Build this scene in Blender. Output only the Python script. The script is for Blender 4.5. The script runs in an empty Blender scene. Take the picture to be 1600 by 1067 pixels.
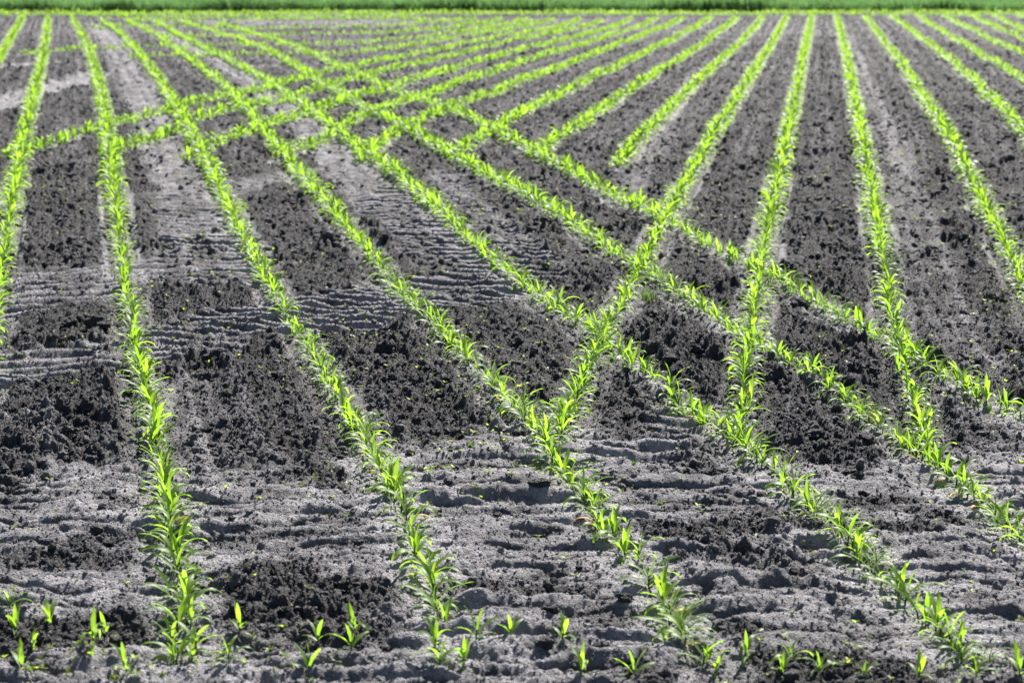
import bpy, math, random
import numpy as np

# ------------------------------------------------------------------ camera, sky, sun, exposure
scene = bpy.context.scene
FPX, CX, CY, CAM_H = 3000.0, 800.0, 533.5, 1.98       # focal length in photo pixels, centre, eye height
PITCH = math.atan((533.5 + 78.0) / FPX)

cam_d = bpy.data.cameras.new("camera")
cam = bpy.data.objects.new("camera", cam_d)
scene.collection.objects.link(cam)
cam.location = (0, 0, CAM_H)
cam.rotation_euler = (math.pi / 2 - PITCH, 0, 0)
cam_d.sensor_width = 36.0
cam_d.lens = FPX / 1600.0 * 36.0
cam_d.clip_start = 0.1
cam_d.clip_end = 3000
cam_d.dof.use_dof = True
cam_d.dof.focus_distance = 7.9
cam_d.dof.aperture_fstop = 4.3
scene.camera = cam

SUN_EL, SUN_AZ = math.radians(46), math.radians(22)   # sun stands beyond the field, a little to the right
world = bpy.data.worlds.new("World")
scene.world = world
world.use_nodes = True
wn = world.node_tree
for n in list(wn.nodes):
    wn.nodes.remove(n)
sky = wn.nodes.new("ShaderNodeTexSky")
sky.sky_type = 'NISHITA'
sky.sun_disc = False
sky.sun_elevation = SUN_EL
sky.sun_rotation = SUN_AZ
bg = wn.nodes.new("ShaderNodeBackground")
bg.inputs['Strength'].default_value = 0.05
wo = wn.nodes.new("ShaderNodeOutputWorld")
wn.links.new(sky.outputs[0], bg.inputs[0])
wn.links.new(bg.outputs[0], wo.inputs[0])

sun_d = bpy.data.lights.new("sun", 'SUN')
sun_d.energy = 5.0
sun_d.angle = math.radians(0.5)
sun_d.color = (1.0, 0.96, 0.9)
sun = bpy.data.objects.new("sun", sun_d)
scene.collection.objects.link(sun)
sun.rotation_euler = (math.pi / 2 - SUN_EL, 0, math.pi - SUN_AZ)   # shines towards -Y, -X
scene.view_settings.view_transform = 'Standard'
scene.view_settings.look = 'None'
scene.view_settings.gamma = 1
scene.view_settings.exposure = 1.5
scene.cycles.max_bounces = 6
scene.cycles.transmission_bounces = 4

rng = np.random.default_rng(7)
random.seed(7)

# ------------------------------------------------------------------ pixel of the photo -> point of the flat ground
YH = 533.5 - FPX * math.tan(PITCH)
def to_ground(px, py):
    px = np.asarray(px, float); py = np.asarray(py, float)
    a = (px - CX) / FPX
    b = -(py - CY) / FPX
    dy = math.cos(PITCH) + b * math.sin(PITCH)
    dz = -math.sin(PITCH) + b * math.cos(PITCH)
    t = -CAM_H / dz
    return a * t, dy * t
def to_pixel(x, y, z=0.0):
    x = np.asarray(x, float); y = np.asarray(y, float)
    zz = z - CAM_H
    d = y * math.cos(PITCH) - zz * math.sin(PITCH)
    u = y * math.sin(PITCH) + zz * math.cos(PITCH)
    return CX + FPX * x / d, CY - FPX * u / d, d

# ------------------------------------------------------------------ numpy noise
def h2(ix, iy, seed):
    ix = ix.astype(np.int64).astype(np.uint32); iy = iy.astype(np.int64).astype(np.uint32)
    h = ix * np.uint32(374761393) + iy * np.uint32(668265263) + np.uint32((seed * 2246822519) & 0xffffffff)
    h = (h ^ (h >> np.uint32(13))) * np.uint32(1274126177)
    h = (h ^ (h >> np.uint32(15))) * np.uint32(2246822519)
    h = h ^ (h >> np.uint32(16))
    return (h.astype(np.float32)) / np.float32(4294967295.0)
def vn(x, y, seed=0):
    ix = np.floor(x); iy = np.floor(y)
    fx = (x - ix).astype(np.float32); fy = (y - iy).astype(np.float32)
    fx = fx * fx * (3 - 2 * fx); fy = fy * fy * (3 - 2 * fy)
    a = h2(ix, iy, seed); b = h2(ix + 1, iy, seed); c = h2(ix, iy + 1, seed); d = h2(ix + 1, iy + 1, seed)
    return (a + (b - a) * fx) * (1 - fy) + (c + (d - c) * fx) * fy - 0.5
def fbm(x, y, seed, octv=3):
    s = 0; a = 1.0
    for k in range(octv):
        s = s + a * vn(x * 2 ** k + 17.3 * k, y * 2 ** k - 9.1 * k, seed + k); a *= 0.5
    return s
def lumps(x, y, c, seed, dens):
    """rounded, irregular clods of cell size c: highest cap over the neighbouring cells"""
    wx = x + c * 0.5 * vn(x / c * 2.1, y / c * 2.1, seed + 50); wy = y + c * 0.5 * vn(x / c * 2.1 + 31, y / c * 2.1, seed + 51)
    gx = np.floor(wx / c); gy = np.floor(wy / c)
    out = np.zeros(x.shape, np.float32)
    for i in (-1, 0, 1):
        for j in (-1, 0, 1):
            cx = gx + i; cy = gy + j
            r1 = h2(cx, cy, seed); r2 = h2(cx, cy, seed + 1); r3 = h2(cx, cy, seed + 2)
            px = (cx + 0.15 + 0.7 * r1) * c; py = (cy + 0.15 + 0.7 * r2) * c
            r = c * (0.28 + 0.5 * r3)
            asp = 0.75 + 0.5 * h2(cx, cy, seed + 3)
            d2 = ((wx - px) * asp) ** 2 + ((wy - py) / asp) ** 2
            pres = h2(cx, cy, seed + 4) < dens
            v = np.sqrt(np.clip(r * r - d2, 0, None)) * (0.65 + 0.5 * r1) * pres
            out = np.maximum(out, v)
    return out
def sst(a, b, v):
    t = np.clip((v - a) / (b - a), 0, 1)
    return t * t * (3 - 2 * t)

# ------------------------------------------------------------------ the rows, traced on the photo and laid on the ground
ROWS = {
 'A0': [(36,28),(12,65),(0,92),(-25,135),(-60,190)],
 'A1': [(75,30),(73,70),(60,120),(50,160),(38,215),(28,260),(18,320),(8,390),(-5,460),(-20,540),(-30,620)],
 'A2': [(113,30),(130,50),(145,85),(150,115),(160,155),(168,190),(172,240),(178,300),(188,370),(198,440),(208,510),(222,590),(240,660),(250,720),(262,800),(272,860),(285,940),(291,990),(288,1035)],
 'A3': [(158,31),(185,45),(210,70),(235,105),(262,145),(285,180),(300,215),(325,250),(350,300),(385,370),(420,440),(455,495),(495,560),(545,640),(590,720),(620,780),(645,840),(670,900),(700,965),(712,1005)],
 'A4': [(197,33),(225,45),(260,60),(300,95),(345,130),(385,165),(400,190),(430,232),(460,255),(490,290),(530,340),(575,390),(625,450),(675,500),(720,550),(770,600),(830,660),(860,700),(885,745),(930,800),(975,860),(1010,900),(1050,950),(1090,1000),(1105,1030)],
 'A5': [(242,36),(300,60),(350,90),(400,115),(440,135),(485,170),(520,200),(560,232),(600,250),(640,285),(680,320),(730,370),(790,420),(840,455),(890,490),(925,520),(980,560),(1030,595),(1080,635),(1130,670),(1180,700),(1230,755),(1290,810),(1340,860),(1400,910),(1450,960),(1500,1000),(1525,1035)],
 'A6': [(285,36),(370,60),(420,75),(450,95),(480,115),(520,145),(560,165),(600,190),(650,205),(690,235),(740,260),(790,285),(850,320),(890,350),(935,380),(985,405),(1030,430),(1080,470),(1130,495),(1180,540),(1230,560),(1290,595),(1340,635),(1390,665),(1440,710),(1500,750),(1550,790),(1600,820),(1660,870)],
 'A7': [(340,38),(395,52),(450,70),(500,85),(540,110),(575,125),(610,145),(660,155),(700,170),(740,190),(780,205),(830,240),(870,255),(920,285),(975,310),(1030,335),(1070,360),(1130,390),(1170,410),(1230,440),(1290,475),(1340,500),(1380,525),(1430,560),(1490,590),(1550,612),(1600,630),(1680,660)],
 'B0': [(1594,25),(1620,40),(1660,55)],
 'B1': [(1553,25),(1575,40),(1600,52),(1660,72)],
 'B2': [(1516,25),(1545,45),(1600,62),(1660,85)],
 'B3': [(1474,25),(1500,42),(1550,65),(1600,85),(1680,118)],
 'B4': [(1433,25),(1460,48),(1500,65),(1550,95),(1600,125),(1680,175)],
 'B5': [(1392,26),(1410,42),(1450,65),(1490,98),(1520,125),(1560,165),(1600,210),(1680,300)],
 'B6': [(1351,27),(1365,48),(1395,80),(1420,115),(1450,160),(1475,205),(1500,245),(1525,290),(1545,330),(1570,385),(1600,440),(1650,530)],
 'B7': [(1307,27),(1318,60),(1325,100),(1332,150),(1345,200),(1352,240),(1360,290),(1370,345),(1380,400),(1388,450),(1395,500),(1408,550),(1425,610),(1440,670),(1448,700)],
 'B8': [(1268,27),(1262,60),(1252,100),(1243,150),(1235,190),(1222,250),(1212,290),(1200,350),(1190,410),(1180,460),(1172,520),(1165,590),(1160,650),(1155,705)],
 'B9': [(1229,27),(1215,60),(1190,90),(1170,125),(1150,155),(1125,195),(1100,240),(1070,285),(1045,330),(1025,370),(1000,410),(975,465),(945,515),(925,560),(905,620),(880,665),(865,695)],
 'B10': [(1191,28),(1180,48),(1150,75),(1115,105),(1075,140),(1045,165),(1015,200),(985,235),(960,262)],
 'B11': [(1152,28),(1135,48),(1100,65),(1060,95),(1010,125),(970,150),(930,180),(890,205),(860,225),(830,245)],
 'B12': [(1111,28),(1098,42),(1060,58),(1010,80),(960,105),(910,130),(850,160),(800,188),(770,203),(735,227),(692,245)],
 'B13': [(1069,29),(1055,42),(1010,52),(960,72),(920,88),(870,108),(820,123),(780,140),(725,163),(675,180),(625,203),(595,222),(560,246)],
 'B14': [(1028,30),(1015,40),(980,50),(930,62),(880,80),(820,97),(760,115),(700,136),(650,152),(612,168),(562,186),(530,205),(485,226),(450,236),(420,247)],
 'B15': [(985,31),(975,42),(930,52),(870,66),(800,82),(740,98),(700,110),(625,132),(587,143),(550,154),(512,166),(487,176),(437,190),(395,203),(340,224),(280,244)],
 'B16': [(942,32),(930,42),(880,50),(800,66),(740,79),(700,90),(650,101),(600,111),(575,119),(537,129),(507,137),(475,146),(440,156),(400,164),(350,174),(300,187),(250,210),(200,230),(150,243)],
 'B17': [(905,32),(895,40),(840,50),(760,62),(700,75),(625,88),(575,99),(537,107),(515,115),(475,122),(440,132),(400,142),(362,150),(300,161),(250,174),(187,192),(130,205),(60,226),(10,243)],
 'B18': [(865,32),(840,41),(760,51),(700,61),(640,70),(600,78),(540,84),(480,88),(400,88),(340,86),(270,85),(200,88)],
 'B19': [(825,31),(800,39),(740,48),(680,56),(600,66),(540,70),(480,71),(400,70),(320,70),(220,71),(140,74),(80,79),(28,85)],
 'B20': [(783,31),(760,38),(700,46),(600,54),(500,58),(420,57),(330,55),(240,55)],
 'B21': [(742,30),(700,38),(600,45),(500,47),(400,46),(300,43),(200,42),(140,42)],
}
# parallel headland rows along the far edge of the field
for i, yy in enumerate((18.0, 19.2, 20.4, 21.6, 22.9, 24.2, 25.5, 26.9)):
    ROWS['C%d' % i] = [(-260, yy), (200, yy + 0.15), (800, yy), (1300, yy - 0.1), (1860, yy)]
for i, yy in enumerate((29.0, 32.0, 35.5)):
    ROWS['D%d' % i] = [(130 + 40 * i, yy), (400, yy + 0.3), (640 + 30 * i, yy)]

def resample(pts, step):
    """smooth curve through ground points, evenly sampled"""
    P = np.array(pts, float)
    for _ in range(2):                                   # relax tracing noise
        Q = P.copy(); Q[1:-1] = 0.25 * P[:-2] + 0.5 * P[1:-1] + 0.25 * P[2:]; P = Q
    out = []
    for i in range(len(P) - 1):
        p0 = P[max(i - 1, 0)]; p1 = P[i]; p2 = P[i + 1]; p3 = P[min(i + 2, len(P) - 1)]
        n = max(2, int(np.linalg.norm(p2 - p1) / 0.05))
        t = (np.arange(n) / n)[:, None]
        out.append(0.5 * ((2 * p1) + (-p0 + p2) * t + (2 * p0 - 5 * p1 + 4 * p2 - p3) * t ** 2 + (-p0 + 3 * p1 - 3 * p2 + p3) * t ** 3))
    C = np.vstack(out + [P[-1:]])
    s = np.r_[0, np.cumsum(np.linalg.norm(np.diff(C, axis=0), axis=1))]
    n = max(2, int(s[-1] / step))
    u = np.linspace(0, s[-1], n)
    return np.c_[np.interp(u, s, C[:, 0]), np.interp(u, s, C[:, 1])]

def ground_pts(px_pts, lift=0.0):
    a = np.array(px_pts, float)
    yy = a[:, 1] + lift * 0.4947 * (a[:, 1] - YH)       # the green seen sits above the foot of the plant
    x, y = to_ground(a[:, 0], yy)
    return np.c_[x, y]

row_curves = {}
for k, pts in ROWS.items():
    row_curves[k] = resample(ground_pts(pts, 0.0 if k[0] in 'CD' else 0.055), 0.025)

# wheel tracks: (pixels, half width m, lug strength, smoothness)
TRACKS = [
 ([(150,38),(190,85),(215,140),(245,200),(268,260),(300,320)], .25, .5, .9, 0.1),
 ([(290,300),(318,345),(332,390),(340,440)], .36, 1.0, .95, -0.1),
 ([(262,52),(330,85),(390,120),(435,165),(510,215),(550,262),(580,300)], .27, .5, .9, 0.1),
 ([(580,295),(640,350),(700,395),(735,425)], .32, 1.0, 1.0, -0.15),
 ([(690,280),(745,325),(790,365),(830,405),(850,440)], .17, 1.1, .9, -0.3),
 ([(-90,490),(-20,470),(60,455),(120,442),(170,432)], .55, 1.3, 1.0, 0.85),
 ([(215,425),(270,415),(330,405)], .42, 1.0, .9, 0.2),
 ([(-90,590),(50,578),(110,572),(180,562),(240,556)], .42, 1.3, 1.0, 0.25),
 ([(320,540),(400,522),(450,508),(520,495),(600,480),(660,460),(740,440)], .55, 1.3, 1.0, -0.4),
 ([(-60,180),(20,160),(80,138),(140,122),(172,116)], .42, .2, 1.0, 0),
 ([(-30,110),(60,104),(140,92),(200,100),(300,97),(420,105)], .30, .1, .9, 0),
 ([(360,300),(420,280),(470,262),(520,258),(640,268),(720,275)], .2, .6, .9, -0.2),
 ([(1330,60),(1352,120),(1375,180),(1400,250),(1430,330),(1455,410),(1480,500),(1530,600)], .17, .12, .5, 0),
 ([(1085,120),(1060,170),(1040,200),(1010,250),(990,290),(960,330)], .15, .1, .5, 0),
 ([(480,545),(540,620),(600,700),(650,760)], .10, .2, .5, 0),
 ([(935,700),(1000,760),(1050,720),(1080,640)], .16, .9, .8, 0.1),
 ([(300,600),(330,700),(350,780)], .15, .3, .5, 0),
 ([(1500,600),(1540,660),(1620,720)], .2, .6, .6, 0),
]
RES = 0.025
GX0, GX1, GY0, GY1 = -23.0, 23.0, 4.0, 67.0
NX = int((GX1 - GX0) / RES) + 1; NY = int((GY1 - GY0) / RES) + 1
def splat(curve, half, D, S=None, T=None, W=None, w=(0, 0, 0)):
    """write distance, arc length and signed offset of one curve into the raster round it"""
    tang = np.gradient(curve, axis=0); tang /= np.maximum(np.linalg.norm(tang, axis=1, keepdims=True), 1e-9)
    ds = np.r_[0, np.cumsum(np.linalg.norm(np.diff(curve, axis=0), axis=1))]
    k = int(half / RES) + 1
    for i in range(len(curve)):
        x, y = curve[i]
        ci = int(round((x - GX0) / RES)); cj = int(round((y - GY0) / RES))
        a0, a1, b0, b1 = max(ci - k, 0), min(ci + k + 1, NX), max(cj - k, 0), min(cj + k + 1, NY)
        if a1 <= a0 or b1 <= b0: continue
        gx = GX0 + np.arange(a0, a1) * RES - x; gy = (GY0 + np.arange(b0, b1) * RES - y)[:, None]
        d = np.sqrt(gx * gx + gy * gy).astype(np.float32)
        sub = D[b0:b1, a0:a1]; m = d < sub
        sub[m] = d[m]
        if S is not None:
            al = gx * tang[i, 0] + gy * tang[i, 1]; ac = -gx * tang[i, 1] + gy * tang[i, 0]
            S[b0:b1, a0:a1][m] = (ds[i] + al)[m]; T[b0:b1, a0:a1][m] = (ac + 0 * al)[m]
            W[0][b0:b1, a0:a1][m] = w[0]; W[1][b0:b1, a0:a1][m] = w[1]; W[2][b0:b1, a0:a1][m] = w[2]; W[3][b0:b1, a0:a1][m] = w[3]
rowD = np.full((NY, NX), 9.0, np.float32)
for k, c in row_curves.items():
    splat(c, 0.42, rowD)
trD = np.full((NY, NX), 9.0, np.float32); trS = np.zeros((NY, NX), np.float32); trT = np.zeros((NY, NX), np.float32)
trW = [np.zeros((NY, NX), np.float32) for _ in range(4)]
for px_pts, hw, lug, sm, slope in TRACKS:
    splat(resample(ground_pts(px_pts), 0.03), hw + 0.14, trD, trS, trT, trW, (hw, lug, sm, slope))
def samp(G, x, y):
    fx = np.clip((x - GX0) / RES, 0, NX - 1.001); fy = np.clip((y - GY0) / RES, 0, NY - 1.001)
    i = fx.astype(np.int64); j = fy.astype(np.int64); u = fx - i; v = fy - j
    return (G[j, i] * (1 - u) + G[j, i + 1] * u) * (1 - v) + (G[j + 1, i] * (1 - u) + G[j + 1, i + 1] * u) * v

def terrain(x, y):
    """height, dustiness, cloddiness of the soil at ground points"""
    x = np.asarray(x, float); y = np.asarray(y, float)
    n1 = fbm(x * 2.2, y * 1.6, 3, 3); n2 = fbm(x * 7, y * 7, 11, 2)
    rd = samp(rowD, x, y)
    td = samp(trD, x, y); ts = samp(trS, x, y); tt = samp(trT, x, y)
    hw = samp(trW[0], x, y); lg = samp(trW[1], x, y); sm = samp(trW[2], x, y); sl = samp(trW[3], x, y)
    lines = 0.8 * vn(rd * 15, y * 0.1, 60) + vn(rd * 26, 0.35 * n1 + x * 0 + y * 0.15, 61) + 0.5 * vn(rd * 60, y * 0.3, 62)      # drag lines running along the rows
    strip = 1 - sst(0.10, 0.155, rd + 0.05 * n2 + 0.03 * n1)                 # fine dry earth beside the plants
    strip = strip * (0.72 + 0.7 * fbm(x * 1.6, y * 1.1, 65, 2)).clip(0.2, 1)
    track = (1 - sst(-0.09, 0.06, td - hw + 0.12 * n2 + 0.05 * n1)) * (td < 1.0)
    track = np.nan_to_num(track) * sm * (0.88 + 0.8 * fbm(x * 5, y * 3.2, 181, 3)).clip(0.2, 1)
    # headland in front: a belt pressed by many wheels, with broken ground between
    hl = 1 - sst(6.9, 7.9, y + 0.7 * vn(x * 1.1, y * 0.4, 71) + 0.9 * vn(x * 3.3, y * 2.5, 72) - 0.10 * x)
    patch = sst(-0.22, 0.14, fbm(x * 1.5, y * 3.0, 77, 3) + 0.12)
    head = hl * patch
    clod = np.clip(1 - strip * 0.9 - track * 0.95, 0, 1)
    clod = clod * (1 - hl * (0.10 + 0.55 * patch))
    clod = clod * (0.95 + 0.55 * n1).clip(0.55, 1.25)
    # marks left by lugs
    wr = 0.10 * vn(x * 2.2, y * 1.6, 36) + 0.03 * vn(x * 9, y * 7, 37)
    ph = (y - sl * x + wr) / 0.165
    rib = 0.5 + 0.5 * np.sin(2 * np.pi * ph + 0.9 * np.sin(2 * np.pi * ph)) + 0.18 * fbm(x * 8, y * 16, 48, 2)
    lugs = (rib - 0.5) * 0.064 * lg * track * (0.5 + 0.9 * (vn(x * 2.1, y * 2.1, 21) + 0.5))
    # loaves of pressed soil, long across the view, short in depth
    w1 = 0.05 * vn(x * 3, y * 2, 31) + 0.14 * vn(x * 0.9, y * 0.8, 33)
    loaf = lumps(x * 0.24 + 2, y + w1, 0.092, 191, 0.88)
    loaf2 = lumps(x * 0.20 + 7, y + w1 * 1.3 + 0.05, 0.062, 196, 0.82)
    edge = 1 + 0.28 * fbm(x * 20, y * 20, 49, 2)
    ribs = (np.maximum(0.95 * loaf, 0.85 * loaf2) * edge) * hl * (0.25 + 0.75 * patch) * sst(0.0, 0.10, rd + 0.05)
    h = 0.05 * vn(x * 0.45, y * 0.45, 5) + 0.020 * n1
    h = h - 0.022 * track + lugs + ribs + 0.022 * lines * (1 - track) * (1 - hl) + 0.020 * vn(tt * 9, ts * 0.3, 68) * track
    c = clod
    big = sst(0.0, 0.40, fbm(x * 1.7, y * 1.7, 91, 2) + 0.12)
    h = h + c * (0.90 * lumps(x, y, 0.085, 101, 0.36) * (0.20 + 0.80 * big) + 1.0 * lumps(x + 3, y, 0.050, 111, 0.80) * (0.6 + 0.4 * big))
    on = sst(0.010, 0.030, ribs)
    c = c * (1 - 0.75 * on)
    rough = (1 - 0.85 * np.maximum(track, head * 0.85)) * (1 - 0.45 * strip) * (1 - 0.8 * on)
    h = h + (0.30 + 0.95 * c) * 1.05 * lumps(x, y + 5, 0.026, 121, 0.90) * rough
    h = h + (0.50 + 0.60 * c) * 0.95 * lumps(x + 9, y + 5, 0.0145, 151, 0.92) * (0.40 + 0.60 * rough)
    h = h + 0.9 * lumps(x + 9, y + 8, 0.0085, 171, 0.9) * (y < 12) * (0.25 + 0.75 * rough)
    h = h + 0.024 * c * fbm(x * 14, y * 14, 131, 2) + 0.0045 * fbm(x * 60, y * 60, 141, 2)
    dust = 0.95 * strip + 0.92 * track + 0.36 * head + 0.03 * hl + 0.45 * on + 9.0 * lugs.clip(-0.01, 0.04) + 0.14 * n1 + 0.75 * lines * (1 - hl) - 0.02
    dust = dust * (1 - 0.75 * track * sst(0.25, 0.45, lg) * (vn(tt * 14, ts * 0.4, 67) + 0.12).clip(0, 1))
    dust = dust * (0.85 + 0.7 * n2 + 0.6 * vn(x * 19, y * 19, 163)).clip(0, 1.2)
    h = h * (1 - sst(64.5, 66.5, y)) * (1 - sst(0.345, 0.40, np.abs(x) / (np.maximum(y, 4) + 1.5)))
    return h, dust.clip(0, 1), c.clip(0, 1)

# ------------------------------------------------------------------ materials
def mat(name):
    m = bpy.data.materials.new(name); m.use_nodes = True
    nt = m.node_tree
    for n in list(nt.nodes): nt.nodes.remove(n)
    out = nt.nodes.new("ShaderNodeOutputMaterial")
    return m, nt, out
def N(nt, t, **kw):
    n = nt.nodes.new(t)
    for k, v in kw.items():
        if k in n.inputs: n.inputs[k].default_value = v
        else: setattr(n, k, v)
    return n
def ramp(nt, src, stops):
    r = nt.nodes.new("ShaderNodeValToRGB")
    e = r.color_ramp.elements
    while len(e) > 1: e.remove(e[-1])
    e[0].position, e[0].color = stops[0][0], (*stops[0][1], 1)
    for p, c in stops[1:]:
        x = e.new(p); x.color = (*c, 1)
    nt.links.new(src, r.inputs[0])
    return r
def mix(nt, fac, a, b, bt='MIX'):
    m = nt.nodes.new("ShaderNodeMix"); m.data_type = 'RGBA'; m.blend_type = bt
    for sock, v in ((m.inputs[0], fac), (m.inputs[6], a), (m.inputs[7], b)):
        if hasattr(v, 'is_output') or hasattr(v, 'links'): nt.links.new(v, sock)
        else: sock.default_value = v if not isinstance(v, tuple) else (*v, 1)
    return m.outputs[2]

def soil_material(name, attr=True, dark=(0.013, 0.0122, 0.013), mid=(0.047, 0.0445, 0.047)):
    m, nt, out = mat(name)
    geo = N(nt, "ShaderNodeNewGeometry"); L = nt.links
    n1 = N(nt, "ShaderNodeTexNoise", Scale=55.0, Detail=5.0, Roughness=0.65); L.new(geo.outputs['Position'], n1.inputs['Vector'])
    n2 = N(nt, "ShaderNodeTexNoise", Scale=2.3, Detail=4.0, Roughness=0.6); L.new(geo.outputs['Position'], n2.inputs['Vector'])
    n3 = N(nt, "ShaderNodeTexNoise", Scale=260.0, Detail=3.0, Roughness=0.7); L.new(geo.outputs['Position'], n3.inputs['Vector'])
    base = ramp(nt, n1.outputs[0], [(0.3, dark), (0.7, mid)]).outputs[0]
    dusty = ramp(nt, n1.outputs[0], [(0.3, (0.17, 0.162, 0.170)), (0.7, (0.47, 0.448, 0.470))]).outputs[0]
    if attr:
        at = N(nt, "ShaderNodeAttribute", attribute_name="dust")
        col = mix(nt, at.outputs['Fac'], base, dusty)
    else:
        oi = N(nt, "ShaderNodeAttribute", attribute_name="tint")
        col = mix(nt, oi.outputs['Fac'], base, dusty)
    rust = ramp(nt, n2.outputs[0], [(0.54, (0, 0, 0)), (0.70, (1, 1, 1))])
    rsp = ramp(nt, n1.outputs[0], [(0.50, (0, 0, 0)), (0.66, (0.55, 0.55, 0.55))])
    rm = mix(nt, 1.0, rust.outputs[0], rsp.outputs[0], 'MULTIPLY')
    col = mix(nt, rm, col, (0.13, 0.068, 0.038))
    pale = ramp(nt, n3.outputs[0], [(0.61, (0, 0, 0)), (0.67, (1, 1, 1))])
    col = mix(nt, pale.outputs[0], col, (0.42, 0.41, 0.42))
    b = N(nt, "ShaderNodeBsdfPrincipled", Roughness=0.80)
    if 'Specular IOR Level' in b.inputs: b.inputs['Specular IOR Level'].default_value = 0.35
    L.new(col, b.inputs['Base Color'])
    vo = N(nt, "ShaderNodeTexVoronoi", Scale=150.0); L.new(geo.outputs['Position'], vo.inputs['Vector'])
    vm = N(nt, "ShaderNodeMath", operation='MULTIPLY'); L.new(vo.outputs['Distance'], vm.inputs[0]); vm.inputs[1].default_value = -1.1
    va = N(nt, "ShaderNodeMath", operation='ADD'); L.new(vm.outputs[0], va.inputs[0]); L.new(n3.outputs[0], va.inputs[1])
    h = N(nt, "ShaderNodeMath", operation='ADD'); L.new(va.outputs[0], h.inputs[0])
    hm = N(nt, "ShaderNodeMath", operation='MULTIPLY'); L.new(n1.outputs[0], hm.inputs[0]); hm.inputs[1].default_value = 2.6
    L.new(hm.outputs[0], h.inputs[1])
    bp = N(nt, "ShaderNodeBump", Strength=1.0, Distance=0.012)
    L.new(h.outputs[0], bp.inputs['Height']); L.new(bp.outputs[0], b.inputs['Normal'])
    L.new(b.outputs[0], out.inputs[0])
    return m
M_SOIL = soil_material("soil")
M_CLOD = soil_material("clod_soil", attr=False, dark=(0.015, 0.014, 0.015), mid=(0.052, 0.049, 0.052))

def leaf_material(name, refl, trans, var, rough=0.50, tw=0.58):
    m, nt, out = mat(name); L = nt.links
    oi = N(nt, "ShaderNodeObjectInfo"); at = N(nt, "ShaderNodeAttribute", attribute_name="tint")
    add = N(nt, "ShaderNodeMath", operation='ADD'); L.new(oi.outputs['Random'], add.inputs[0]); L.new(at.outputs['Fac'], add.inputs[1])
    fr = N(nt, "ShaderNodeMath", operation='FRACT'); L.new(add.outputs[0], fr.inputs[0])
    tc = N(nt, "ShaderNodeNewGeometry")
    no = N(nt, "ShaderNodeTexNoise", Scale=40.0, Detail=2.0); L.new(tc.outputs['Position'], no.inputs['Vector'])
    r1 = mix(nt, fr.outputs[0], refl, var[0]); t1 = mix(nt, fr.outputs[0], trans, var[1])
    dk = ramp(nt, no.outputs[0], [(0.3, (0.72, 0.78, 0.7)), (0.7, (1.1, 1.1, 1.0))])
    r1 = mix(nt, 1.0, r1, dk.outputs[0], 'MULTIPLY'); t1 = mix(nt, 1.0, t1, dk.outputs[0], 'MULTIPLY')
    b = N(nt, "ShaderNodeBsdfPrincipled", Roughness=rough); L.new(r1, b.inputs['Base Color'])
    t = N(nt, "ShaderNodeBsdfTranslucent"); L.new(t1, t.inputs['Color'])
    ms = N(nt, "ShaderNodeMixShader"); ms.inputs[0].default_value = tw
    L.new(b.outputs[0], ms.inputs[1]); L.new(t.outputs[0], ms.inputs[2]); L.new(ms.outputs[0], out.inputs[0])
    return m
M_LEAF = leaf_material("maize_leaf", (0.11, 0.19, 0.03), (0.42, 0.66, 0.045), ((0.065, 0.13, 0.025), (0.27, 0.48, 0.035)))
M_STEM = leaf_material("maize_stem", (0.05, 0.085, 0.02), (0.10, 0.2, 0.02), ((0.06, 0.06, 0.03), (0.08, 0.13, 0.02)), tw=0.25)
M_WITHER = leaf_material("withered_leaf", (0.45, 0.20, 0.02), (0.75, 0.33, 0.02), ((0.5, 0.25, 0.03), (0.75, 0.4, 0.03)))
M_YELLOW = leaf_material("yellowed_leaf", (0.30, 0.26, 0.04), (0.70, 0.62, 0.06), ((0.35, 0.26, 0.05), (0.7, 0.5, 0.08)))
M_WEED = leaf_material("weed_leaf", (0.10, 0.16, 0.02), (0.42, 0.62, 0.04), ((0.16, 0.18, 0.03), (0.5, 0.6, 0.06)))
M_GRAIN = leaf_material("grain_leaf", (0.13, 0.22, 0.09), (0.30, 0.54, 0.19), ((0.06, 0.11, 0.045), (0.15, 0.32, 0.10)), rough=0.5, tw=0.4)
M_GRASS = leaf_material("grass_leaf", (0.06, 0.10, 0.03), (0.14, 0.24, 0.05), ((0.06, 0.09, 0.03), (0.12, 0.2, 0.04)))
M_TWIG, _nt, _o = mat("dry_twig")
_b = N(_nt, "ShaderNodeBsdfPrincipled", Roughness=0.8); _n = N(_nt, "ShaderNodeTexNoise", Scale=90.0)
_nt.links.new(ramp(_nt, _n.outputs[0], [(0.3, (0.30, 0.18, 0.15)), (0.7, (0.52, 0.40, 0.34))]).outputs[0], _b.inputs['Base Color']); _nt.links.new(_b.outputs[0], _o.inputs[0])

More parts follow.
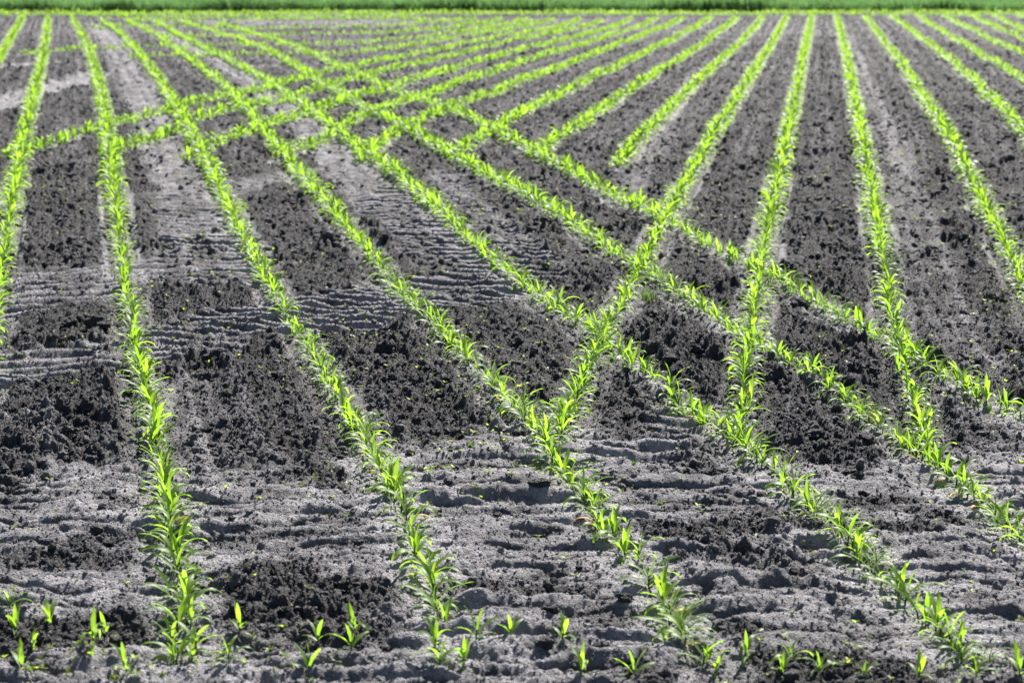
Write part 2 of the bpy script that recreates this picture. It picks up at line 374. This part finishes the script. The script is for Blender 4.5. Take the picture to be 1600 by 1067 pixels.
# ------------------------------------------------------------------ mesh helpers
col = scene.collection
def mesh_np(name, V, F, m, smooth=False, attrs=None):
    """V (n,3), F (k,3) or (k,4) arrays -> mesh"""
    me = bpy.data.meshes.new(name)
    V = np.asarray(V, np.float32); F = np.asarray(F, np.int32)
    k = F.shape[1]
    me.vertices.add(len(V)); me.vertices.foreach_set('co', V.ravel())
    me.loops.add(F.size); me.loops.foreach_set('vertex_index', F.ravel())
    me.polygons.add(len(F))
    me.polygons.foreach_set('loop_start', np.arange(0, F.size, k, dtype=np.int32))
    me.polygons.foreach_set('use_smooth', np.full(len(F), smooth, bool))
    for an, av in (attrs or {}).items():
        a = me.attributes.new(an, 'FLOAT', 'POINT'); a.data.foreach_set('value', np.asarray(av, np.float32))
    me.update(calc_edges=True)
    me.materials.append(m)
    return me
def link(name, me, parent=None, **props):
    o = bpy.data.objects.new(name, me); col.objects.link(o)
    if parent is not None: o.parent = parent
    for k, v in props.items(): o[k] = v
    return o

# ------------------------------------------------------------------ the ground: one sheet, finely broken near, plain to the horizon
uf = np.linspace(-0.335, 0.335, 1200)
uo = np.array([0.37, 0.42, 0.55, 0.8, 1.4, 3, 8, 20])
U = np.r_[-uo[::-1], uf, uo]
Df = [4.3]
while Df[-1] < 65.5: Df.append(Df[-1] * (1 + (0.0010 if Df[-1] < 9 else 0.00125)))
Dr = np.r_[[-40, -15, -4, 0, 2.5, 3.6], Df, [68, 75, 100, 200, 500, 1500]]
sc = np.maximum(Dr, 4.0) + 1.5
GXm = U[None, :] * sc[:, None]; GYm = np.repeat(Dr[:, None], len(U), 1)
X = GXm.ravel(); Y = GYm.ravel()
Hh, Du, Cl = terrain(X, Y)
Hh = np.where((Y < 4.0) | (Y > 66.5), 0, Hh)
nr, nc = GXm.shape
idx = np.arange(nr * nc, dtype=np.int32).reshape(nr, nc)
F = np.stack([idx[:-1, :-1], idx[:-1, 1:], idx[1:, 1:], idx[1:, :-1]], -1).reshape(-1, 4)
link("ground", mesh_np("ground", np.c_[X, Y, Hh], F, M_SOIL, True, {"dust": Du}), kind="structure")
print("ground", nr, nc)

# ------------------------------------------------------------------ clods and crumbs
def ico(sub):
    t = (1 + 5 ** .5) / 2
    V = [(-1, t, 0), (1, t, 0), (-1, -t, 0), (1, -t, 0), (0, -1, t), (0, 1, t), (0, -1, -t), (0, 1, -t), (t, 0, -1), (t, 0, 1), (-t, 0, -1), (-t, 0, 1)]
    Fc = [(0,11,5),(0,5,1),(0,1,7),(0,7,10),(0,10,11),(1,5,9),(5,11,4),(11,10,2),(10,7,6),(7,1,8),(3,9,4),(3,4,2),(3,2,6),(3,6,8),(3,8,9),(4,9,5),(2,4,11),(6,2,10),(8,6,7),(9,8,1)]
    V = [np.array(v) / np.linalg.norm(v) for v in V]
    for _ in range(sub):
        c = {}; nf = []
        def md(a, b):
            k = (min(a, b), max(a, b))
            if k not in c:
                v = V[a] + V[b]; V.append(v / np.linalg.norm(v)); c[k] = len(V) - 1
            return c[k]
        for a, b, d in Fc:
            x, y, z = md(a, b), md(b, d), md(d, a)
            nf += [(a, x, z), (b, y, x), (d, z, y), (x, y, z)]
        Fc = nf
    return np.array(V), np.array(Fc, np.int32)
def clod_shape(sub, seed, angular=0.5):
    V, Fc = ico(sub)
    r = np.random.default_rng(seed)
    R = np.ones(len(V)) * 1.0
    for _ in range(9):                                  # chop flat faces off the ball
        n = r.normal(size=3); n /= np.linalg.norm(n); dd = 0.55 + 0.35 * r.random()
        pr = V @ n
        R = np.where(pr * R > dd, dd / np.maximum(pr, 1e-3), R)
    for f, a in ((3.0, .16), (7.0, .10), (15.0, .06)):
        ph = r.random(3) * 9
        R = R * (1 + a * (np.sin(V[:, 0] * f + ph[0] + 2 * V[:, 1]) * np.sin(V[:, 1] * f + ph[1]) + 0.6 * np.sin(V[:, 2] * f + ph[2] + 3 * V[:, 0])))
    if sub >= 3: R = R * (1 + 0.07 * (r.random(len(V)) - 0.5))
    S = V * R[:, None] * np.array([1.0, 0.75 + 0.4 * r.random(), 0.62 + 0.25 * r.random()])
    return S, Fc

def scatter_mesh(name, lib, x, y, z, size, rz, m, smooth, tint=None, tilt=0.4):
    """copies of library shapes merged into one mesh"""
    which = rng.integers(0, len(lib), len(x))
    Vs, Fs, Ts = [], [], []; off = 0
    for k, (V, Fc) in enumerate(lib):
        s = np.where(which == k)[0]
        if not len(s): continue
        c, sn = np.cos(rz[s]), np.sin(rz[s])
        ax = rng.normal(0, tilt, len(s)); ay = rng.normal(0, tilt, len(s))
        P = V[None] * size[s][:, None, None]
        X0, Y0, Z0 = P[..., 0], P[..., 1], P[..., 2]
        Y1 = Y0 * np.cos(ax)[:, None] - Z0 * np.sin(ax)[:, None]; Z1 = Y0 * np.sin(ax)[:, None] + Z0 * np.cos(ax)[:, None]
        X1 = X0 * np.cos(ay)[:, None] + Z1 * np.sin(ay)[:, None]; Z2 = -X0 * np.sin(ay)[:, None] + Z1 * np.cos(ay)[:, None]
        X2 = X1 * c[:, None] - Y1 * sn[:, None]; Y2 = X1 * sn[:, None] + Y1 * c[:, None]
        Q = np.stack([X2 + x[s][:, None], Y2 + y[s][:, None], Z2 + z[s][:, None]], -1)
        nv = V.shape[0]
        Vs.append(Q.reshape(-1, 3)); Fs.append((Fc[None] + (np.arange(len(s)) * nv)[:, None, None] + off).reshape(-1, Fc.shape[1]))
        if tint is not None: Ts.append(np.repeat(tint[s], nv))
        off += nv * len(s)
    return mesh_np(name, np.vstack(Vs), np.vstack(Fs), m, smooth, {"tint": np.concatenate(Ts)} if tint is not None else None)

def fan(n, d0, d1, p=1.6):
    """random ground points between distances d0..d1, thinning with distance"""
    r = rng.random(n); y = (d0 ** (2 - p) + r * (d1 ** (2 - p) - d0 ** (2 - p))) ** (1 / (2 - p))
    x = (rng.random(n) * 2 - 1) * 0.32 * (y + 1.2)
    return x, y

lib_hi = [clod_shape(1, 40 + i) for i in range(10)]
lib_lo = [clod_shape(0, 60 + i) for i in range(10)]
def crumbs(n, d0, d1, s0, s1, lib, thresh, p=1.3):
    x, y = fan(n, d0, d1, p)
    h, du, c = terrain(x, y)
    keep = rng.random(n) < np.clip(c * 1.15 - thresh, 0.05, 1)
    x, y, h, c, du = x[keep], y[keep], h[keep], c[keep], du[keep]
    size = s0 * (s1 / s0) ** (rng.random(len(x)) ** 2.2)
    return x, y, h + size * 0.1, size, rng.random(len(x)) * 6.28, np.clip(du * 0.7 + rng.random(len(x)) * 0.35 - 0.1, 0, 1)
a = crumbs(26000, 4.8, 12, 0.007, 0.024, lib_hi, 0.0)
me1 = scatter_mesh("small_clods", lib_hi, *a[:5], M_CLOD, False, a[5])
link("small_clods", me1, kind="stuff", label="small dark crumbs and clods of soil strewn over the near field", category="soil crumbs")
a = crumbs(150000, 12, 60, 0.010, 0.042, lib_lo, 0.1, 1.1)
me2 = scatter_mesh("distant_clods", lib_lo, *a[:5], M_CLOD, False, a[5])
link("distant_clods", me2, kind="stuff", label="dark crumbs of soil strewn between the more distant rows", category="soil crumbs")
a = crumbs(150000, 4.8, 12, 0.0035, 0.009, lib_lo, -0.35)
me3 = scatter_mesh("soil_grains", lib_lo, *a[:5], M_CLOD, False, a[5])
link("soil_grains", me3, kind="stuff", label="fine grains of dry soil on the nearest ground", category="soil grains")

# ------------------------------------------------------------------ maize seedlings
def blade(L, W, az, elev0, bend, z0, twist, seg, r0=0.003, wide=3, fold=0.25):
    """one arching leaf as a folded strip"""
    t = np.linspace(0, 1, seg + 1)
    el = elev0 - bend * t ** 1.4
    ds = L / seg
    rr = r0 + np.r_[0, np.cumsum(np.cos((el[:-1] + el[1:]) / 2) * ds)]
    zz = z0 + np.r_[0, np.cumsum(np.sin((el[:-1] + el[1:]) / 2) * ds)]
    w = W * 0.5 * np.clip(np.sin(np.pi * np.clip(t * 0.86 + 0.16, 0, 1)) ** 0.75, 0.04, 1) 
    w[-1] = W * 0.02
    V = []
    offs = (-1, 0, 1) if wide == 3 else (-1, 1)
    tw = twist * t
    ripple = 0.06 * W * np.sin(t * 17 + L * 900)
    for i in range(seg + 1):
        nx, nz = -math.sin(el[i]), math.cos(el[i])       # leaf normal in its own plane
        for o in offs:
            u = o * w[i] * math.cos(tw[i]); v = abs(o) * w[i] * fold + o * w[i] * math.sin(tw[i]) + o * ripple[i]
            r = rr[i] + nx * v; z = zz[i] + nz * v
            V.append((r * math.cos(az) - u * math.sin(az), r * math.sin(az) + u * math.cos(az), z))
    F = []
    k = len(offs)
    for i in range(seg):
        for j in range(k - 1):
            a = i * k + j; F.append((a, a + 1, a + 1 + k, a + k))
    return np.array(V), np.array(F, np.int32)
def tube(h, r0, r1, n=6, lean=(0, 0), z0=-0.03):
    V, F = [], []
    for i, t in enumerate((0, .35, .7, 1)):
        r = r0 + (r1 - r0) * t
        for j in range(n):
            a = 2 * math.pi * j / n
            V.append((lean[0] * t + r * math.cos(a), lean[1] * t + r * math.sin(a), z0 + (h - z0) * t))
    for i in range(3):
        for j in range(n):
            F.append((i * n + j, i * n + (j + 1) % n, (i + 1) * n + (j + 1) % n, (i + 1) * n + j))
    return np.array(V), np.array(F, np.int32)
KINDS = ['bushy', 'tall', 'arching', 'upright', 'leaning', 'spreading', 'slender', 'drooping']
def plant_params(seed):
    r = random.Random(seed)
    kind = KINDS[seed % 8]
    n = {'bushy': 8, 'slender': 5, 'upright': 5}.get(kind, 6)
    az0 = r.uniform(-0.5, 0.5)
    sc_ = {'tall': 1.15, 'bushy': 1.05, 'slender': 0.85}.get(kind, 1.0)
    leaves = []
    for i in range(n):
        f = i / (n - 1)
        az = az0 + (i % 2) * math.pi + r.uniform(-0.45, 0.45)
        L = sc_ * (0.072 + 0.074 * math.sin(math.pi * (0.25 + 0.6 * f))) * r.uniform(0.88, 1.15)
        W = (0.0125 + 0.0085 * math.sin(math.pi * (0.2 + 0.6 * f))) * r.uniform(0.9, 1.15)
        e0 = math.radians(38 + 42 * f + r.uniform(-8, 8))
        bend = math.radians({'upright': 35, 'slender': 50, 'drooping': 150, 'arching': 140}.get(kind, 118) * r.uniform(0.75, 1.2) * (1.1 - 0.6 * f))
        z0 = 0.012 + 0.045 * f * sc_
        if i == n - 1: e0 = math.radians(r.uniform(74, 88)); bend = math.radians(r.uniform(10, 45))
        leaves.append((L, W, az, e0, bend, z0, r.uniform(-0.7, 0.7)))
    return kind, 0.058 * sc_, leaves
PLANTS = [plant_params(s) for s in range(16)]
def plant_lib(seg, wide):
    lib = []
    for kind, sh, leaves in PLANTS:
        Vs, Fs = [], []; off = 0
        for lf in leaves:
            V, Fc = blade(lf[0], lf[1] * (1.0 if wide == 3 else 1.4), lf[2], lf[3], lf[4], lf[5], lf[6], seg, wide=wide)
            Vs.append(V); Fs.append(Fc + off); off += len(V)
        V, Fc = tube(sh, 0.0042, 0.0032, 4 if seg > 4 else 3); Vs.append(V); Fs.append(Fc + off)
        lib.append((np.vstack(Vs), np.vstack(Fs)))
    return lib

plants = []                                            # x, y, row, scale
for k, c in row_curves.items():
    c0 = resample(c[::8] if len(c) > 40 else c, 0.01)
    s = 0.0; L = len(c0) * 0.01
    tr = np.gradient(c0, axis=0); tr /= np.linalg.norm(tr, axis=1, keepdims=True)
    far = k[0] in 'CD'
    while s < L - 0.02:
        i = min(int(s / 0.01), len(c0) - 1)
        x, y = c0[i]; j = random.gauss(0, 0.012)
        if random.random() > 0.035:
            plants.append((x - tr[i, 1] * j, y + tr[i, 0] * j, k, (0.81 if y < 14 else 0.98) * random.choice((1, 1, 1, 0.78)) * random.uniform(0.78, 1.12), math.atan2(tr[i, 1], tr[i, 0])))
        s += (0.085 if far else 0.070 if y < 9 else 0.080 if y < 12 else 0.068) * random.uniform(0.65, 1.4)
LOOSE = [(0,993),(52,1026),(80,982),(168,1002),(147,1042),(35,1070),(376,1015),(481,1064),(497,1017),(199,1075),(359,1070),
 (300,1045),(272,1048),(556,1009),(550,1053),(744,1035),(725,1058),(687,1068),(679,1035),(797,1024),(878,1020),(908,1066),(990,1066),(1038,1022),
 (1106,1040),(1117,1052),(1165,1035),(1222,1066),(1235,1048),(1279,1064),(1349,1069),(1434,1066),(1487,1026),(1524,1066),(1546,1048),(1594,1069),
 (24,1000),(15,965)]
for px, py in LOOSE:
    x, y = to_ground(px, py)
    plants.append((float(x), float(y), 'loose', random.uniform(0.42, 0.72), random.uniform(0, 3)))
PX = np.array([p[0] for p in plants]); PY = np.array([p[1] for p in plants])
PH, _, _ = terrain(PX, PY)
u, v, dep = to_pixel(PX, PY, 0.0)
vis = (u > 4) & (u < 1596) & (v > 0) & (v < 1085)
near = [i for i in np.argsort(dep) if vis[i]][:300]
nearset = set(near)
print("plants", len(plants), "near limit", dep[near[-1]], v[near[-1]])

# rotation: leaves tend to spread across the row
def rot_for(i):
    return plants[i][4] + math.pi / 2 + random.gauss(0, 0.75) + (math.pi if random.random() < 0.5 else 0)
ORD = "first second third fourth fifth sixth seventh eighth ninth tenth eleventh twelfth thirteenth fourteenth fifteenth sixteenth seventeenth eighteenth nineteenth".split()
TENS = {20: "twent", 30: "thirt", 40: "fort", 50: "fift", 60: "sixt", 70: "sevent", 80: "eight", 90: "ninet"}
def ordinal(n):
    if n < 20: return ORD[n - 1]
    t, r = n // 10 * 10, n % 10
    return TENS[t] + "ieth" if r == 0 else TENS[t] + "y-" + ORD[r - 1]
ROWNAME = {'A1': 'row at the left edge', 'A2': 'leftmost long row', 'A3': 'second long row', 'A4': 'third long row', 'A5': 'fourth long row',
 'A6': 'fifth long row', 'A7': 'sixth long row', 'B7': 'short-ended row joining far right', 'B8': 'straight row joining the fourth', 'B9': 'row joining the third'}
# prototypes: an Empty with its stem and each leaf
def make_proto(v):
    kind, sh, leaves = PLANTS[v]
    e = bpy.data.objects.new("maize_seedling", None); e.empty_display_size = 0.05
    kids = []
    V, Fc = tube(sh, 0.0045, 0.0035, 8)
    o = bpy.data.objects.new("stem", mesh_np("stem", V, Fc, M_STEM, True)); o.parent = e; kids.append(o)
    for lf in leaves:
        V, Fc = blade(*lf, 10, wide=3)
        o = bpy.data.objects.new("leaf", mesh_np("leaf", V, Fc, M_LEAF, True)); o.parent = e; kids.append(o)
    return e, kids
protos = [make_proto(v) for v in range(16)]
used = set()
count = {}
order = {}
for i in near: order.setdefault(plants[i][2], []).append(i)
for k, l in order.items():
    if k == 'loose': l.sort(key=lambda i: u[i])
    else: l.sort(key=lambda i: dep[i])
wither_at = [to_ground(938, 838), to_ground(1496, 800)]
wither_ids = [min(near, key=lambda i: (PX[i] - wx) ** 2 + (PY[i] - wy) ** 2) for wx, wy in wither_at]
for k, l in order.items():
    for n, i in enumerate(l):
        v_ = random.randrange(16)
        if k == 'loose' and v_ % 8 in (0, 5): v_ = 6
        e0, kids = protos[v_]
        if v_ in used: e = e0.copy(); ch = [c.copy() for c in kids]
        else: e, ch = e0, list(kids); used.add(v_)
        if i in wither_ids:
            lf = ch[2]
            lf.data = lf.data.copy(); lf.data.materials[0] = M_WITHER; lf["label"] = "withered orange leaf"
        if k != 'loose' and i not in wither_ids and random.random() < 0.06:
            lf = ch[1]; lf.data = lf.data.copy(); lf.data.materials[0] = M_YELLOW; lf["label"] = "yellowed lower leaf"
        for c in ch:
            if c.name not in col.objects: col.objects.link(c)
            c.parent = e
        col.objects.link(e)
        e.location = (PX[i], PY[i], PH[i] - 0.004)
        e.rotation_euler = (random.gauss(0, 0.10), random.gauss(0, 0.10), rot_for(i))
        s = plants[i][3]; e.scale = (s, s, s * random.uniform(0.9, 1.1))
        adj = PLANTS[v_][0]
        if k == 'loose':
            e["label"] = "lone %s maize seedling, %s from the left along the bottom edge" % (adj, ordinal(n + 1)); e["group"] = "scattered seedlings on the headland"
        else:
            e["label"] = "%s maize seedling, %s from the near end of the %s" % (adj, ordinal(n + 1), ROWNAME.get(k, 'row'))
            if i in wither_ids: e["label"] = "%s maize seedling with one orange leaf, %s up the %s" % (adj, ordinal(n + 1), ROWNAME.get(k, 'row'))
            e["group"] = "maize seedlings in rows"
        e["category"] = "seedling"

rest = np.array([i for i in range(len(plants)) if i not in nearset and plants[i][2] != 'loose' and abs(PX[i]) < 0.36 * (PY[i] + 1.5)])
RZ = np.array([rot_for(i) for i in range(len(plants))]); SC = np.array([p[3] for p in plants])
for nm, lab, d0, d1, seg, wide, boost in (("maize_row_plants", "bright green maize seedlings filling the middle rows", 0, 17, 6, 3, 1.0),
                         ("distant_maize_plants", "bright green maize seedlings in the distant rows", 17, 999, 4, 2, 1.0)):
    s = rest[(PY[rest] >= d0) & (PY[rest] < d1)]
    far_c = np.array([1.0 if plants[i][2][0] not in 'CD' else 1.1 for i in s])
    me = scatter_mesh(nm, plant_lib(seg, wide), PX[s], PY[s], PH[s] - 0.004, SC[s] * boost * far_c, RZ[s], M_LEAF, True, rng.random(len(s)), tilt=0.09)
    link(nm, me, kind="stuff", label=lab, category="maize")
    print(nm, len(s), len(me.polygons))

# ------------------------------------------------------------------ big clods, one object each
BIG = [(153,524,34),(132,513,22),(111,520,20),(140,596,26),(136,604,24),(57,652,20),(77,685,14),(105,692,12),(153,856,20),(173,867,18),(105,838,16),
 (337,674,22),(324,683,14),(332,705,15),(363,834,12),(460,727,14),(59,786,14),(140,1031,20),(26,1048,20),(810,705,24),(843,790,28),(760,819,14),(777,825,13),
 (642,720,16),(698,612,16),(981,659,26),(804,952,30),(814,980,26),(976,963,24),(860,992,26),(852,1036,30),(937,1028,32),(1022,836,20),(1020,854,22),(1042,851,20),(596,1010,16),
 (1274,700,28),(1353,705,26),(1329,744,18),(1340,757,18),(1320,753,15),(1349,780,14),(1408,829,16),(1191,780,14),
 (1337,462,28),(1249,481,26),(1330,540,20),(1091,566,22),(1063,583,24),(1160,469,20),(1365,597,16),(1511,454,14),(1570,471,15),(1506,490,13),(1521,501,13),(1573,265,20),
 (1356,400,12),(1466,546,14),(1466,417,13),(1240,213,14),(1242,245,17),(1300,244,12),(1334,228,15),(1367,234,10),(1521,144,14),(1555,177,10),(1032,112,8),
 (612,58,9),(547,70,8),(546,81,7),(816,89,9),(936,93,7),(865,107,6),(902,61,8),(563,526,18),(544,536,15),(776,502,24),(783,550,13),(825,549,12),(700,612,14),(1050,585,22),
 (832,289,16),(769,320,13),(828,371,13),(859,411,12),(1012,358,14),(1190,305,12),(1125,640,12),(480,640,11),(610,905,12),(1240,905,13),(905,905,12)]
big_lib = [mesh_np("soil_clod", *clod_shape(3, 200 + i), M_CLOD, False) for i in range(9)]
SHAPES = ['angular', 'rounded', 'lumpy', 'squat', 'jagged', 'blocky', 'flattened', 'knobbly', 'wedge-shaped']
def long_rows_left_of(px, py):
    """how many of the long rows cross this image height to the left of px"""
    n = 0
    for k in ('A2', 'A3', 'A4', 'A5', 'A6', 'A7'):
        P = np.array(ROWS[k], float)
        xi = np.interp(py, P[:, 1], P[:, 0])
        if xi < px: n += 1
    return n
zones = {}
for b in BIG: zones.setdefault(long_rows_left_of(b[0], b[1]), []).append(b)
ZN = {0: "left of the leftmost long row", 1: "between first and second long rows", 2: "between second and third long rows", 3: "between third and fourth long rows",
      4: "between fourth and fifth long rows", 5: "between fifth and sixth long rows", 6: "right of the sixth long row"}
for z, l in zones.items():
    l.sort(key=lambda b: -b[1])
    for n, (px, py, w) in enumerate(l):
        x, y = to_ground(px, py); h, _, _ = terrain(np.array([x]), np.array([y]))
        r = w / (0.4947 * (py - YH)) * 0.5 * 1.15
        k = random.randrange(9)
        o = link("soil_clod", big_lib[k], label="%s dark soil clod, %s nearest of those lying %s" % (SHAPES[k], ordinal(n + 1), ZN[z]), category="clod", group="large dark clods on the field")
        o.location = (float(x), float(y), float(h[0]) + r * 0.35)
        o.scale = (r * random.uniform(.95, 1.15), r * random.uniform(.8, 1.0), r * random.uniform(.85, 1.1))
        o.rotation_euler = (random.uniform(-.3, .3), random.uniform(-.3, .3), random.uniform(0, 6.28))

# ------------------------------------------------------------------ weeds, grass tuft, twigs
def sprout(seed):
    r = random.Random(seed); Vs, Fs = [], []; off = 0
    n = r.choice((2, 3, 4))
    for i in range(n):
        V, Fc = blade(r.uniform(0.008, 0.016), r.uniform(0.005, 0.008), i * 6.28 / n + r.uniform(-.4, .4), math.radians(r.uniform(15, 50)), math.radians(30), 0.006, 0, 3, r0=0.001, wide=3, fold=0.15)
        Vs.append(V); Fs.append(Fc + off); off += len(V)
    V, Fc = tube(0.006, 0.0008, 0.0007, 3, z0=-0.01); Vs.append(V); Fs.append(Fc + off)
    return np.vstack(Vs), np.vstack(Fs)
x, y = fan(36000, 4.9, 20, 1.0)
d = fbm(x * 1.4, y * 1.4, 301, 2); _, _, c_ = terrain(x, y); k = rng.random(len(x)) < np.clip(d * 1.5 + 0.12, 0.03, 1) * 0.55
x, y = x[k], y[k]; h, _, _ = terrain(x, y)
me = scatter_mesh("weed_sprouts", [sprout(s) for s in range(8)], x, y, h, rng.uniform(0.6, 1.7, len(x)), rng.random(len(x)) * 6.28, M_WEED, True, rng.random(len(x)), tilt=0.15)
link("weed_sprouts", me, kind="stuff", label="tiny yellow-green weed sprouts scattered over the soil", category="weeds")

def tuft(n, hgt, seed):
    r = random.Random(seed); Vs, Fs = [], []; off = 0
    for i in range(n):
        V, Fc = blade(hgt * r.uniform(.6, 1.1), 0.0035, r.uniform(0, 6.28), math.radians(r.uniform(60, 88)), math.radians(r.uniform(5, 50)), -0.005, 0.3, 6, r0=0.0, wide=3)
        V = V + np.array([r.gauss(0, .18) * hgt, r.gauss(0, .18) * hgt, 0]); Vs.append(V); Fs.append(Fc + off); off += len(V)
    return np.vstack(Vs), np.vstack(Fs)
for (px, py, n, hg, lab) in ((1012, 478, 60, 0.10, "thin green grass tuft beside the crossing of two maize rows"),
                             (990, 742, 26, 0.022, "low bright green weed clump on pale soil below centre"),
                             (735, 722, 34, 0.03, "small leafy weed clump between second and third long rows"),
                             (405, 672, 30, 0.02, "flat green weed clump between first and second long rows")):
    x, y = to_ground(px, py); h, _, _ = terrain(np.array([x]), np.array([y]))
    o = link("grass_tuft", mesh_np("grass_tuft", *tuft(n, hg, px), M_GRASS, True), label=lab, category="grass tuft")
    o.location = (float(x), float(y), float(h[0]))
for (px, py, ang, lab) in ((178, 1012, 1.2, "curled pale dry twig on furrowed soil near the bottom left"), (112, 1052, 0.2, "short pinkish dry twig at the bottom left edge"),
                      (1420, 838, 0.5, "thin pale straw on a soil rib near the right")):
    x, y = to_ground(px, py); h, _, _ = terrain(np.array([x]), np.array([y]))
    V = []; Fc = []
    for i in range(9):
        t = i / 8; cx = (t - .5) * .05; cy = .012 * math.sin(t * 4.5); cz = .004 + .008 * math.sin(t * 3.1)
        for j in range(6):
            a_ = j * math.pi / 3; rr = .0014 * (1.1 - .6 * t)
            V.append((cx, cy + rr * math.cos(a_), cz + rr * math.sin(a_)))
    for i in range(8):
        for j in range(6): Fc.append((i * 6 + j, i * 6 + (j + 1) % 6, i * 6 + 6 + (j + 1) % 6, i * 6 + 6 + j))
    o = link("dry_twig", mesh_np("dry_twig", V, Fc, M_TWIG, True), label=lab, category="twig")
    o.location = (float(x), float(y), float(h[0]) + .003); o.rotation_euler = (0, 0, ang)

# ------------------------------------------------------------------ the taller grain crop beyond the far edge
def grain_clump(seed):
    r = random.Random(seed); Vs, Fs = [], []; off = 0
    for i in range(7):
        V, Fc = blade(r.uniform(.45, .8), r.uniform(.014, .024), r.uniform(0, 6.28), math.radians(r.uniform(72, 88)), math.radians(r.uniform(5, 60)), 0, .6, 4, r0=0, wide=2)
        V = V + np.array([r.gauss(0, .06), r.gauss(0, .06), 0]); Vs.append(V); Fs.append(Fc + off); off += len(V)
    return np.vstack(Vs), np.vstack(Fs)
n = 20000
gy = 61.6 + 8.5 * rng.random(n) ** 1.6; gx = (rng.random(n) * 2 - 1) * 24; gy = gy + 0.5 * vn(gx * 0.6, gx * 0, 402) + 0.3 * vn(gx * 2.6, gx * 0, 403)
dens = fbm(gx * .8, gy * .8, 401, 2)
me = scatter_mesh("grain_crop", [grain_clump(s) for s in range(10)], gx, gy, np.zeros(n), 0.85 + 0.5 * dens.clip(-.4, .6), rng.random(n) * 6.28, M_GRAIN, True, rng.random(n), tilt=0.06)
link("grain_crop", me, kind="stuff", label="dark green grain crop standing along the far edge of the field", category="grain crop")
mg, nt, out = mat("grain_field"); tg = N(nt, "ShaderNodeNewGeometry"); ng = N(nt, "ShaderNodeTexNoise", Scale=1.5, Detail=6.0); nt.links.new(tg.outputs['Position'], ng.inputs['Vector'])
bgp = N(nt, "ShaderNodeBsdfPrincipled", Roughness=0.9); nt.links.new(ramp(nt, ng.outputs[0], [(0.3, (0.02, 0.06, 0.015)), (0.7, (0.05, 0.12, 0.03))]).outputs[0], bgp.inputs['Base Color']); nt.links.new(bgp.outputs[0], out.inputs[0])
link("field_beyond", mesh_np("field_beyond", [(-700, 69.5, .4), (700, 69.5, .4), (700, 1400, .4), (-700, 1400, .4)], [(0, 1, 2, 3)], mg), kind="structure")
